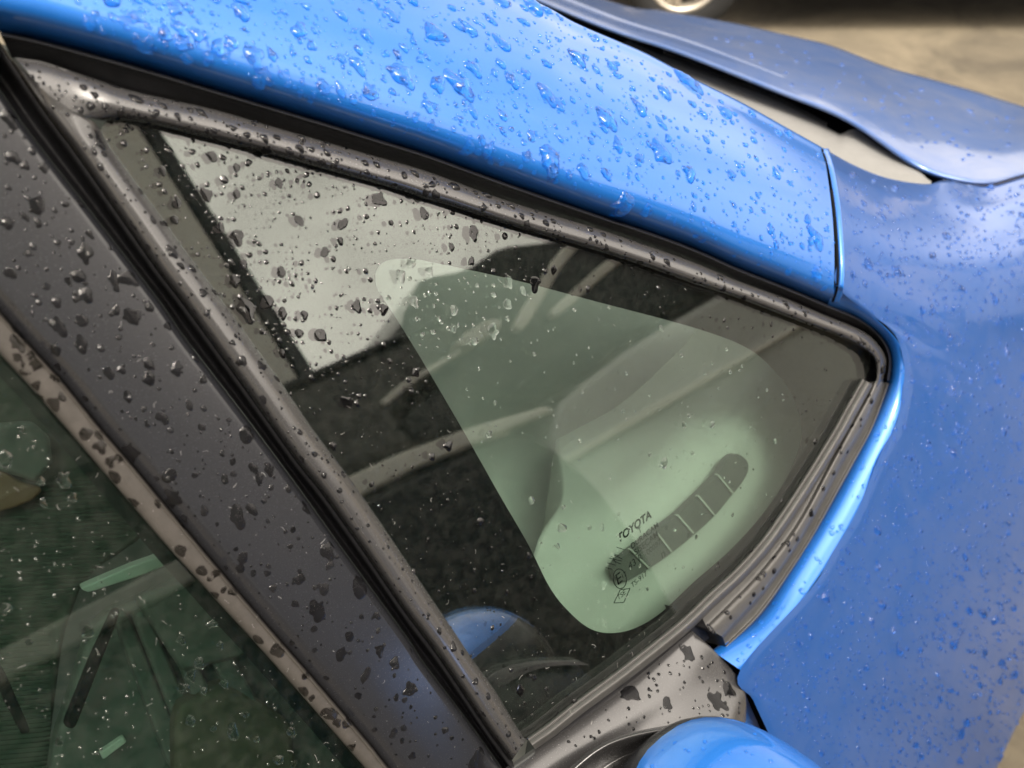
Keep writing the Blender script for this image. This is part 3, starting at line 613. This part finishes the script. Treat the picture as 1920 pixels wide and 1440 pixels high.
# ------------------------------------------------------------------ vehicles parked beside: seen mirrored in the glass
def side_poly(name, xz, y, mat, parent, thick=.03):
    q = np.array(list(xz)+[xz[0]], float); d = []
    for i in range(len(q)-1): d += [q[i]*.85+q[i+1]*.15, q[i]*.5+q[i+1]*.5, q[i]*.15+q[i+1]*.85]
    o = slab(name, [(x, y, z) for x, z in cr(d+[d[0]], 80)[:-1]], (0, 1, 0), thick, mat, parent)
    bv = o.modifiers.new('round', 'BEVEL'); bv.width = min(.035, thick*.45); bv.segments = 4; bv.limit_method = 'ANGLE'; bv.angle_limit = radians(60)
    o.data.polygons.foreach_set('use_smooth', [True]*len(o.data.polygons)); o.modifiers.new('wn', 'WEIGHTED_NORMAL')
    return o
def wheel(name, cx, y, r, parent, mat='wheel_silver', axis=(0, 1, 0), spokes=5, thick=.2):
    ax = np.array(axis, float); ux = np.cross(ax, [0, 0, 1.]); ux /= np.linalg.norm(ux); uz = np.array([0, 0, 1.]); C = np.array([cx, y, r]) if np.isscalar(cx) else np.array([cx[0], cx[1], r])
    root = bpy.data.objects.new(name, None); COL.objects.link(root); root.parent = parent
    prof = [(.62, .0), (.66, .012), (.80, .02), (.95, .012), (1., -.02), (1., -thick+.02), (.95, -thick), (.6, -thick)]
    n = 48; v = [C+(ux*cos(2*pi*j/n)+uz*sin(2*pi*j/n))*r*a+ax*b_ for a, b_ in prof for j in range(n)]
    f = [(i*n+j, i*n+(j+1) % n, (i+1)*n+(j+1) % n, (i+1)*n+j) for i in range(len(prof)-1) for j in range(n)]
    newmesh('tyre', v, f, 'tyre', root)
    prof = [(.50, -.05), (.56, .0), (.60, .008), (.635, .004), (.635, -.06)]
    v = [C+(ux*cos(2*pi*j/n)+uz*sin(2*pi*j/n))*r*a+ax*b_ for a, b_ in prof for j in range(n)]
    f = [(i*n+j, i*n+(j+1) % n, (i+1)*n+(j+1) % n, (i+1)*n+j) for i in range(len(prof)-1) for j in range(n)]
    newmesh('rim', v, f, mat, root)
    for k in range(spokes):
        for s_ in (-1, 1):
            t0 = 2*pi*(k+.25)/spokes - pi/2 + s_*.13; d = ux*cos(t0)+uz*sin(t0); w = np.cross(ax, d)*.017
            p0, p1 = C+d*.03, C+d*r*.57
            slab('spoke', [p0-w, p0+w, p1+w*.9, p1-w*.9], ax, .03, mat, root)
    n2 = 24
    slab('hub_cap', [C+(ux*cos(2*pi*j/n2)+uz*sin(2*pi*j/n2))*.05+ax*.006 for j in range(n2)], ax, .03, mat, root)
    return root
YV = -2.5
van = empty('parked_box_van', 'tall dark box van with a pale corner post, mirrored in the quarter glass', 'van')
box('cargo_box', (-3.6, YV-2.0, .55), (.62, YV, 3.3), 'van_side', van, .03)
box('corner_post', (.66, YV-2.0, .55), (.84, YV+.015, 3.3), 'trim_light', van, .02)
box('corner_edge', (.84, YV-2.0, .55), (.90, YV+.0, 3.3), 'car_dark', van, .015)
box('chassis', (-3.4, YV-1.9, .32), (.7, YV-.1, .55), 'car_dark', van, .02)
for x in (-2.7, -.1): wheel('wheel', x, YV-.02, .36, van)
hb = empty('dark_hatchback', 'low dark hatchback with bright window trim, mirrored in the quarter glass', 'car')
Y1 = YV+.12
side_poly('body_side', [(-.6, .28), (1.40, .28), (1.46, .7), (1.44, .95), (1.34, 1.20), (.84, 1.28), (-.6, 1.34)], Y1, 'car_dark', hb, .1)
side_poly('waist_trim', [(-.6, 1.40), (.82, 1.335), (1.15, 1.285), (1.45, 1.215), (1.46, 1.19), (1.35, 1.205), (.84, 1.275), (-.6, 1.33)], Y1+.02, 'trim_light', hb, .05)
side_poly('side_window', [(-.6, 1.40), (.80, 1.338), (1.0, 1.318), (.96, 1.42), (1.24, 1.49), (1.33, 1.60), (.94, 1.61), (-.6, 1.66)], Y1, 'window_grey', hb, .06)
side_poly('quarter_light', [(.98, 1.32), (1.16, 1.285), (1.30, 1.40), (1.22, 1.45), (.97, 1.405)], Y1+.005, 'window_dark', hb, .05)
side_poly('window_trim', [(.95, 1.455), (1.05, 1.475), (1.25, 1.488), (1.28, 1.50), (1.05, 1.495), (.95, 1.475)], Y1+.02, 'trim_light', hb, .03)
side_poly('roof_panel', [(-.6, 1.66), (.94, 1.612), (1.33, 1.602), (1.30, 1.62), (.94, 1.63), (-.6, 1.69)], Y1+.01, 'car_dark', hb, 1.3)
for x in (-.2,): wheel('wheel', x, Y1+.02, .30, hb)
lc = empty('grey_estate', 'pale grey estate car with dark side windows, mirrored in the quarter glass', 'car')
Y2 = YV-.02
side_poly('body_side', [(1.24, .30), (1.22, .86), (1.38, .94), (1.43, 1.04), (1.50, 1.13), (1.62, 1.22), (2.1, 1.25), (3.2, 1.22), (5.6, 1.12), (6.3, .95), (6.3, .30)], Y2, 'car_beige', lc, 1.6)
side_poly('crease_highlight', [(1.40, 1.035), (1.44, 1.055), (1.9, 1.03), (2.7, .965), (4.6, .86), (4.6, .845), (2.7, .945), (1.9, 1.0)], Y2+.03, 'trim_light', lc, .04)  # pale strip paints in the highlight along the body line
side_poly('side_window', [(1.30, 1.50), (1.27, 1.64), (1.30, 1.73), (1.43, 1.81), (1.62, 1.77), (1.80, 1.80), (2.04, 1.74), (2.5, 1.66), (3.3, 1.55), (4.0, 1.25), (3.2, 1.24), (2.1, 1.27), (1.62, 1.24), (1.45, 1.30)], Y2-.02, 'window_dark', lc, 1.5)
side_poly('roof_rail', [(1.60, 1.51), (2.02, 1.69), (2.6, 1.75), (2.6, 1.72), (2.04, 1.655), (1.64, 1.48)], Y2+.02, 'trim_light', lc, .04)
side_poly('window_pillar', [(1.78, 1.50), (2.2, 1.575), (2.7, 1.60), (2.7, 1.565), (2.2, 1.535), (1.80, 1.465)], Y2+.02, 'trim_light', lc, .04)
side_poly('wing_mirror', [(1.30, 1.515), (1.34, 1.545), (1.46, 1.55), (1.50, 1.53), (1.47, 1.505), (1.36, 1.50)], Y2+.12, 'trim_light', lc, .1)
for x in (3.9, 5.6): wheel('wheel', x, Y2+.03, .31, lc)
# car across the lot, its wheel shows over the hood
bc = empty('parked_dark_car', 'dark parked car with pale spoked wheel, beyond the blue hood', 'car')
hd = np.array([cos(_a), sin(_a), 0]); O = np.array([CP[0]-.12*CR[0], CP[1]-.12*CR[1], 0])+hd*4.62
def at(r_, d_, z): return O+CR*r_+hd*d_+np.array([0, 0, z])
slab('body_side', [at(.25, .04, .24), at(.55, .04, .22), at(.62, .04, .45), at(.78, .04, .60), at(1.0, .04, .66), at(1.22, .04, .60), at(1.38, .04, .45), at(1.45, .04, .22), at(3.9, .04, .22), at(4.6, .04, .4), at(4.6, .04, .95), at(3.6, .04, 1.0), at(3.0, .04, 1.45), at(1.5, .04, 1.5), at(.8, .04, 1.0), at(.2, .04, .9)], -hd, 1.7, 'car_dark', bc)
wheel('wheel', at(1.0, .02, 0), 0, .31, bc, axis=tuple(-hd))
wheel('wheel', at(3.75, .02, 0), 0, .31, bc, axis=tuple(-hd))

world_child(loft('door_edge', [([(1396, 1296), (1405, 1320), (1421, 1356), (1440, 1400)], -.006), ([(1385, 1330), (1392, 1345), (1402, 1370), (1415, 1410)], .004)], 'blue_paint', None, n=20, sub=3), DOOR)

# ------------------------------------------------------------------ rain drops
dg = bpy.context.evaluated_depsgraph_get(); dg.update()
def bvh_of(o):
    me = o.evaluated_get(dg).to_mesh(); mw = o.matrix_world
    t = BVHTree.FromPolygons([mw @ v.co for v in me.vertices], [tuple(p.vertices) for p in me.polygons]); o.evaluated_get(dg).to_mesh_clear(); return t
def find(n): return [o for o in bpy.data.objects if o.name.split('.')[0] == n][0]
HOSTS = {}
for n, base in (('front_pillar', 'wet_blue'), ('fender', 'wet_fender'), ('window_flange', 'wet_blue'), ('hood', 'wet_fender'), ('mirror_cap', 'wet_blue'), ('glass_pane', None), ('window_pane', None),
                ('upper_molding', 'wet_plastic'), ('rear_molding', 'wet_plastic'), ('belt_molding', 'wet_plastic'), ('lower_seal', 'wet_plastic'), ('seal_channel', 'wet_plastic'),
                ('pillar_trim', 'wet_plastic'), ('weather_strip', 'wet_flock'), ('mirror_mount', 'wet_plastic')):
    HOSTS[n] = (bvh_of(find(n)), base)
CPV = Vector(CP)
def cast(x, y):
    d = Vector(ray(x, y)); best = None
    for n, (t, base) in HOSTS.items():
        loc, nr, i, dist = t.ray_cast(CPV, d, 3)
        if loc is not None and (best is None or dist < best[3]): best = (n, loc, nr, dist)
    return best
def inpoly(p, poly):
    x, y = p; c = False; j = len(poly)-1
    for i in range(len(poly)):
        if (poly[i][1] > y) != (poly[j][1] > y) and x < (poly[j][0]-poly[i][0])*(y-poly[i][1])/(poly[j][1]-poly[i][1]+1e-12)+poly[i][0]: c = not c
        j = i
    return c
rnd = random.Random(11)
def make_drop(hit, rpx, kind, flat=1.0):
    """one drop: outline grown from overlapping discs, domed surface, foot that follows the panel"""
    host, loc, nr, dist = hit; tree, base = HOSTS[host]
    if nr.dot(CPV-loc) < 0: nr = -nr
    R_ = rpx*dist/F_PX
    down = Vector((0, 0, -1)); down = down-nr*down.dot(nr)
    if down.length < .05: down = Vector((0, -1, 0))
    down.normalize()
    a0 = rnd.gauss(0, .16); side = nr.cross(down); dn = down*cos(a0)+side*sin(a0); sd2 = nr.cross(dn)
    big = rpx > 7
    na = 10 if rpx < 3 else (14 if rpx < 7 else (28 if rpx < 14 else 44))
    rings = (0, .6, 1) if rpx < 3 else ((0, .5, .82, 1) if rpx < 7 else (0, .35, .62, .82, .94, 1))
    discs = [(0, 0, .62)]
    el = rnd.uniform(1.0, 1.55) if kind != 'blot' else rnd.uniform(1.0, 1.7)
    if big or kind == 'blot':
        for _ in range(rnd.randint(2, 6) if kind == 'blot' else rnd.randint(1, 3)):
            t = rnd.uniform(0, 2*pi); q = rnd.uniform(.25, .75); discs.append((q*cos(t), q*sin(t)*el, rnd.uniform(.2, .5)))
        if rnd.random() < .55: discs.append((rnd.uniform(-.2, .2), .75*el, rnd.uniform(.28, .5)))
        for _ in range(rnd.randint(1, 3)):
            t = rnd.uniform(0, 2*pi); q = rnd.uniform(.7, 1.05); discs.append((q*cos(t), q*sin(t), rnd.uniform(.1, .22)))
    rad = []
    for k in range(na):
        t = 2*pi*k/na; c, s_ = cos(t), sin(t); best = .35
        for (x, y, r) in discs:                              # far hit of the ray from the middle with each disc
            bq = x*c+y*s_; disc = r*r-(x*x+y*y-bq*bq)
            if disc > 0 and bq+sqrt(disc) > best: best = bq+sqrt(disc)
        if not big:
            best = .8*(1+.10*sin(2*t+a0*9)+.07*sin(3*t+a0*23))
            yy = s_; best *= (1+.30*(el-1)*2*abs(yy)) * (1-.16*max(0, -yy)*(1-abs(c))) 
        rad.append(best)
    for _ in range(2 if kind == 'blot' else (3 if rpx < 14 else 4) if big else 0):
        rad = [.25*rad[k-1]+.5*rad[k]+.25*rad[(k+1) % na] for k in range(na)]
    mr = sum(rad)/na; H = flat*(.52*R_*mr if rpx < 5 else (.46*R_*mr if rpx < 12 else .38*R_*mr)); H = min(H, .0032)
    v, top, bot = [], [], []; eps = .00006
    for ri, rho in enumerate(rings):
        cnt = 1 if rho == 0 else na; rowt, rowb = [], []
        for k in range(cnt):
            t = 2*pi*k/na; r = rad[k]*rho*R_
            p = loc+sd2*(r*cos(t))+dn*(r*sin(t))
            l2, n2, _, _ = tree.ray_cast(p+nr*.012, -nr, .03)
            if l2 is None: l2 = p
            bias = 1+.6*(rho*sin(t))
            h = H*(1-rho**2.4)**.75*bias
            rowt.append(len(v)); v.append(l2+nr*(eps+h))
            rowb.append(len(v)); v.append(l2+nr*eps*.8)
        top.append(rowt); bot.append(rowb)
    f, mi = [], []
    def stitch(rows, flip, m_):
        for i in range(len(rows)-1):
            a, b_ = rows[i], rows[i+1]
            for k in range(na):
                k2 = (k+1) % na
                q = (a[0], b_[k], b_[k2]) if len(a) == 1 else (a[k], b_[k], b_[k2], a[k2])
                f.append(q[::-1] if flip else q); mi.append(m_)
    e1 = v[top[-1][0]]-v[top[0][0]]; e2 = v[top[-1][1]]-v[top[0][0]]
    flip = e1.cross(e2).dot(nr) < 0
    stitch(top, flip, 0)
    b2 = base if base else ('ceramic' if (host == 'glass_pane' and not inpoly(pix(loc), CLEAR)) else None)
    if b2: stitch(bot, flip, 1)
    return v, f, mi, b2
def pix(p):
    q = np.array(p)-CP; z = q@CD; return 960+F_PX*(q@CR)/z, 720-F_PX*(q@CU)/z
DROPS = []                                                    # (size, host, region, mesh data)
def sow(region, poly, n, sizes, hosts, kind='drop', flat=(1, 1), fall=None):
    xs = [p[0] for p in poly]; ys = [p[1] for p in poly]; k = 0; tries = 0; placed = []
    while k < n and tries < n*30:
        tries += 1
        x, y = rnd.uniform(min(xs), max(xs)), rnd.uniform(min(ys), max(ys))
        if not inpoly((x, y), poly): continue
        if fall and rnd.random() > fall(x, y): continue
        u = rnd.random(); r = 0
        for pr, lo, hi in sizes:
            if u < pr: r = rnd.uniform(lo, hi); break
            u -= pr
        if r == 0: continue
        if any((x-a)**2+(y-b_)**2 < (.85*(r+c))**2 for a, b_, c in placed): continue
        h = cast(x, y)
        if h is None or h[0] not in hosts: continue
        placed.append((x, y, r)); k += 1
        v, f, mi, b2 = make_drop(h, r, kind, rnd.uniform(*flat))
        DROPS.append((r, h[0], region, v, f, mi, b2))
T5 = [(0, 5), (125, 30), (233, 82), (333, 108), (458, 140), (542, 175), (667, 222), (800, 266), (900, 297), (992, 324), (1083, 357), (1200, 404), (1300, 446), (1383, 485), (1450, 508), (1540, 548)]
PIL_POLY = [(60, -20)]+T5[1:]+[(1560, 540), (1568, 430), (1552, 300), (1473, 245), (1306, 158), (1160, 85), (1000, 5), (960, -20)]
sow('pillar', PIL_POLY, 84, [(.62, 11, 17), (.29, 17, 25), (.09, 25, 33)], ('front_pillar',), 'blot', flat=(.7, 1.3), fall=lambda x, y: 1 if x < 1250 else .35)
sow('pillar', PIL_POLY, 250, [(.7, 5, 8), (.3, 8, 11)], ('front_pillar',))
sow('pillar', PIL_POLY, 1200, [(.72, 1.6, 3), (.28, 3, 5)], ('front_pillar',))
FEN_POLY = [(1580, 320), (1740, 360), (1920, 345), (1935, 1300), (1880, 1440), (1560, 1440), (1440, 1360), (1400, 1265), (1480, 1180), (1620, 950), (1700, 690), (1590, 560)]
sow('fender', FEN_POLY, 120, [(.8, 6, 9), (.2, 9, 12)], ('fender',), flat=(1.3, 1.9))
sow('fender', FEN_POLY, 2100, [(.66, 1.7, 3), (.34, 3, 5)], ('fender',), flat=(1.2, 1.9))
sow('flange', [(p[0]-3, p[1]) for p in LIP_OUT[3:]]+[(p[0]+6, p[1]) for p in LIP_IN[:2:-1]], 46, [(.6, 2, 4), (.4, 4, 7)], ('window_flange',))
QG = [tuple(p) for p in gl_px[::3]]
UPG = [(210, 232), (640, 330), (1060, 456), (1020, 560), (900, 640), (760, 760), (640, 760), (480, 640), (330, 430)]
sow('quarter glass', UPG, 44, [(.55, 9, 13), (.35, 13, 18), (.10, 18, 24)], ('glass_pane',), flat=(.04, .17))
sow('quarter glass', UPG, 330, [(.66, 1.6, 3.2), (.34, 3.2, 7)], ('glass_pane',), flat=(.6, 1))
sow('quarter glass', QG, 40, [(.8, 6, 9), (.2, 9, 14)], ('glass_pane',), flat=(.5, .9))
sow('quarter glass', QG, 560, [(.8, 1.6, 3.2), (.2, 3.2, 5.5)], ('glass_pane',), flat=(.5, 1))
TOPM = UPI+[(p[0], p[1]) for p in UPO[::-1]]
sow('upper moulding', TOPM, 62, [(.7, 6, 9), (.3, 9, 14)], ('upper_molding',), flat=(.8, 1.3), fall=lambda x, y: 1 if x < 1150 else .4)
sow('upper moulding', TOPM, 260, [(.7, 1.8, 3.4), (.3, 3.4, 6)], ('upper_molding',))
BAR = RI+RO[::-1]
sow('rear moulding', BAR, 34, [(.7, 6, 9), (.3, 9, 13)], ('rear_molding',), flat=(.7, 1.2), fall=lambda x, y: 1 if y < 900 else .45)
sow('rear moulding', BAR, 150, [(.7, 1.8, 3.4), (.3, 3.4, 5)], ('rear_molding',))
APP = [(p[0]-6, p[1]) for p in TE]+[(p[0]+16, p[1]) for p in ST[::-1]]
sow('door pillar trim', APP, 84, [(.55, 7, 12), (.32, 12, 18), (.13, 18, 26)], ('pillar_trim',), 'blot', (.12, .85))
sow('door pillar trim', APP, 330, [(.6, 1.8, 3.2), (.4, 3.2, 7)], ('pillar_trim',), flat=(.4, .9))
sow('weather strip', ST+SB[::-1], 34, [(.6, 7, 12), (.4, 12, 18)], ('weather_strip',), 'blot', (.08, .2))
sow('belt moulding', B2I+B2O[::-1], 26, [(.6, 3, 6), (.4, 6, 9)], ('belt_molding',))
sow('door glass', [(0, 760), (300, 1060), (640, 1440), (0, 1440)], 26, [(.6, 6, 10), (.4, 10, 16)], ('window_pane',), 'blot', (.3, .6), fall=lambda x, y: 1 if (y < 960 or x > 330) else .3)
sow('door glass', [(0, 760), (300, 1060), (640, 1440), (0, 1440)], 90, [(1, 1.8, 4)], ('window_pane',))
sow('mirror mount', [(1030, 1420), (1294, 1195), (1390, 1290), (1390, 1340), (1230, 1360)], 5, [(1, 12, 20)], ('mirror_mount',), 'blot', (.05, .12))
sow('mirror mount', [(1030, 1420), (1294, 1195), (1390, 1290), (1390, 1340), (1230, 1360)], 70, [(1, 1.6, 4)], ('mirror_mount',))
sow('hood', [(1300, 80), (1600, 215), (1740, 300), (1900, 300), (1900, 220), (1700, 160), (1400, 60)], 90, [(1, 2, 4.5)], ('hood',), flat=(1, 1.6))
sow('mirror', [(1190, 1420), (1250, 1375), (1340, 1350), (1440, 1380), (1510, 1440), (1180, 1440)], 14, [(1, 2, 5)], ('mirror_cap',))
DROPS.sort(key=lambda d: -d[0])
WHERE = {'pillar': ('rain drop beaded on the blue windscreen pillar', 'drops on the blue pillar'), 'fender': ('rain drop beaded on the dusty blue fender', 'drops on the fender'),
 'flange': ('rain drop on the narrow bright blue flange below the quarter window', 'drops on the blue flange'), 'quarter glass': ('rain drop clinging to the triangular quarter glass', 'drops on the quarter glass'),
 'upper moulding': ('rain drop on the rounded black moulding between quarter glass and blue pillar', 'drops on the upper moulding'), 'rear moulding': ('rain drop on the black bar between quarter glass and door', 'drops on the rear moulding'),
 'door pillar trim': ('flat dark splash of rain on the wide black door pillar trim', 'splashes on the door pillar trim'), 'weather strip': ('thin wet blotch on the brown weather strip above the door glass', 'blotches on the weather strip'),
 'belt moulding': ('rain drop on the grooved moulding along the window base', 'drops on the belt moulding'), 'door glass': ('rain drop on the dark green door window', 'drops on the door glass'),
 'mirror mount': ('thin wet patch on the black mirror mount', 'wet patches on the mirror mount'), 'hood': ('rain drop on the hood', 'drops on the hood'), 'mirror': ('rain drop on the blue mirror cap', 'drops on the mirror cap')}
SIDE = {'pillar': lambda x, y: ('by the fender joint' if x > 1330 else 'above the window tip' if x < 480 else 'on its middle stretch') + (' and windscreen edge' if y < 60+(x-1000)*.45 and x > 820 else ' and lower edge' if y > 30+x*.33 else ''),
 'fender': lambda x, y: 'close to the pillar joint' if y < 560 else 'next to the bright flange' if y < 1000 else 'low, above the mirror',
 'quarter glass': lambda x, y: 'on its clear green part' if inpoly((x, y), CLEAR) else 'up in the narrow tip' if x < 480 else 'beside the door bar' if y > 600 and x < 900 else 'under the upper moulding' if x < 1150 else 'towards the fender',
 'upper moulding': lambda x, y: 'at the window tip' if x < 300 else 'at the fender end' if x > 1150 else 'along the middle',
 'rear moulding': lambda x, y: 'near the window tip' if y < 500 else 'at mid height' if y < 900 else 'towards the mirror',
 'door pillar trim': lambda x, y: ('in the upper third' if y < 560 else 'at mid height' if y < 1000 else 'in the lower third') + (' by the weather strip' if x < (y-520)*.78+70 else ' by the gap' if x > (y-172)*.74-70 else ''),
 'weather strip': lambda x, y: 'on its upper half' if y < 1000 else 'on its lower half'}
def drop_label(region, r, c, f):
    x, y = pix(c); a = WHERE[region][0]
    z = 'tiny' if r < 8 else 'small' if r < 11 else 'medium' if r < 16 else 'large' if r < 22 else 'huge'
    t = SIDE[region](x, y) if region in SIDE else ''
    short = {'pillar': 'rain drop on the blue pillar', 'fender': 'rain drop on the fender', 'quarter glass': 'rain drop on the quarter glass', 'upper moulding': 'rain drop on the upper black moulding', 'rear moulding': 'rain drop on the black bar behind the glass', 'door pillar trim': 'rain splash on the black door trim', 'weather strip': 'wet blotch on the brown weather strip'}.get(region, a)
    return (z+' '+short+(' '+t if t else '')).replace(' ,', ',')
def wmat(host): return 'water_on_glass' if host in ('glass_pane', 'window_pane') else 'water'
bulk = {}
for i, (r, host, region, v, f, mi, b2) in enumerate(DROPS):
    if i < 300:
        c = sum(v, Vector())/len(v)
        o = newmesh('rain_drop', [p-c for p in v], f, 'water', mats=[wmat(host)]+([b2] if b2 else []), midx=mi); o.location = c
        o['label'], o['group'] = drop_label(region, r, c, f), WHERE[region][1]; o['category'] = 'rain drop'
    else:
        V, Fc, M, ML = bulk.setdefault(region, ([], [], [], [wmat(host)]))
        if b2 and b2 not in ML: ML.append(b2)
        k = len(V); V += v; Fc += [tuple(q+k for q in t) for t in f]; M += [0 if q == 0 else ML.index(b2) for q in mi]
for region, (V, Fc, M, ML) in bulk.items():
    o = newmesh('fine_rain_beads', V, Fc, 'water', mats=ML, midx=M); o['kind'] = 'stuff'; o['category'] = 'rain beads'
    o['label'] = 'fine rain beads scattered over the '+{'pillar': 'blue windscreen pillar', 'fender': 'dusty blue fender', 'flange': 'bright blue flange under the window', 'quarter glass': 'triangular quarter glass', 'upper moulding': 'upper black moulding', 'rear moulding': 'black bar behind the quarter glass', 'door pillar trim': 'wide black door pillar trim', 'belt moulding': 'grooved moulding along the window base', 'door glass': 'dark green door window', 'mirror mount': 'black mirror mount', 'hood': 'blue hood', 'mirror': 'blue mirror cap', 'weather strip': 'brown weather strip'}[region]
print('DROPS', len(DROPS), [round(DROPS[k][0], 1) for k in (0, 100, 299)])
# ------------------------------------------------------------------ lint and dust specks on the dark surfaces
V, Fc = [], []
def fibre(x, y, L):
    h = cast(x, y)
    if h is None or h[0] not in ('glass_pane', 'window_pane', 'pillar_trim', 'rear_molding', 'weather_strip', 'mirror_mount', 'lower_seal'): return
    _, loc, nr, dist = h
    if nr.dot(CPV-loc) < 0: nr = -nr
    u = nr.orthogonal().normalized(); w = nr.cross(u); a = rnd.uniform(0, 2*pi); s_ = dist/F_PX; p = loc+nr*.00012; wd = s_*rnd.uniform(.14, .30)
    n = 4; k = len(V); bend = rnd.gauss(0, .7)
    for i in range(n+1):
        d = u*cos(a)+w*sin(a); e = nr.cross(d)*wd
        V.append(p-e); V.append(p+e); p = p+d*(L*s_/n); a += bend*rnd.random()
    Fc.extend((k+2*i, k+2*i+1, k+2*i+3, k+2*i+2) for i in range(n))
LP = [(330, 560), (700, 640), (1040, 900), (1300, 1150), (1380, 1280), (1150, 1380), (960, 1440), (0, 1440), (0, 700)]
for _ in range(850):
    x, y = rnd.uniform(0, 1400), rnd.uniform(560, 1440)
    if inpoly((x, y), LP) and rnd.random() < .25+.75*(y-560)/880: fibre(x, y, rnd.uniform(1, 3) if rnd.random() < .8 else rnd.uniform(5, 14))
o = newmesh('lint', V, Fc, 'lint', smooth=False); o['kind'] = 'stuff'; o['label'] = 'pale lint fibres and dust specks on glass and black trim'; o['category'] = 'lint'
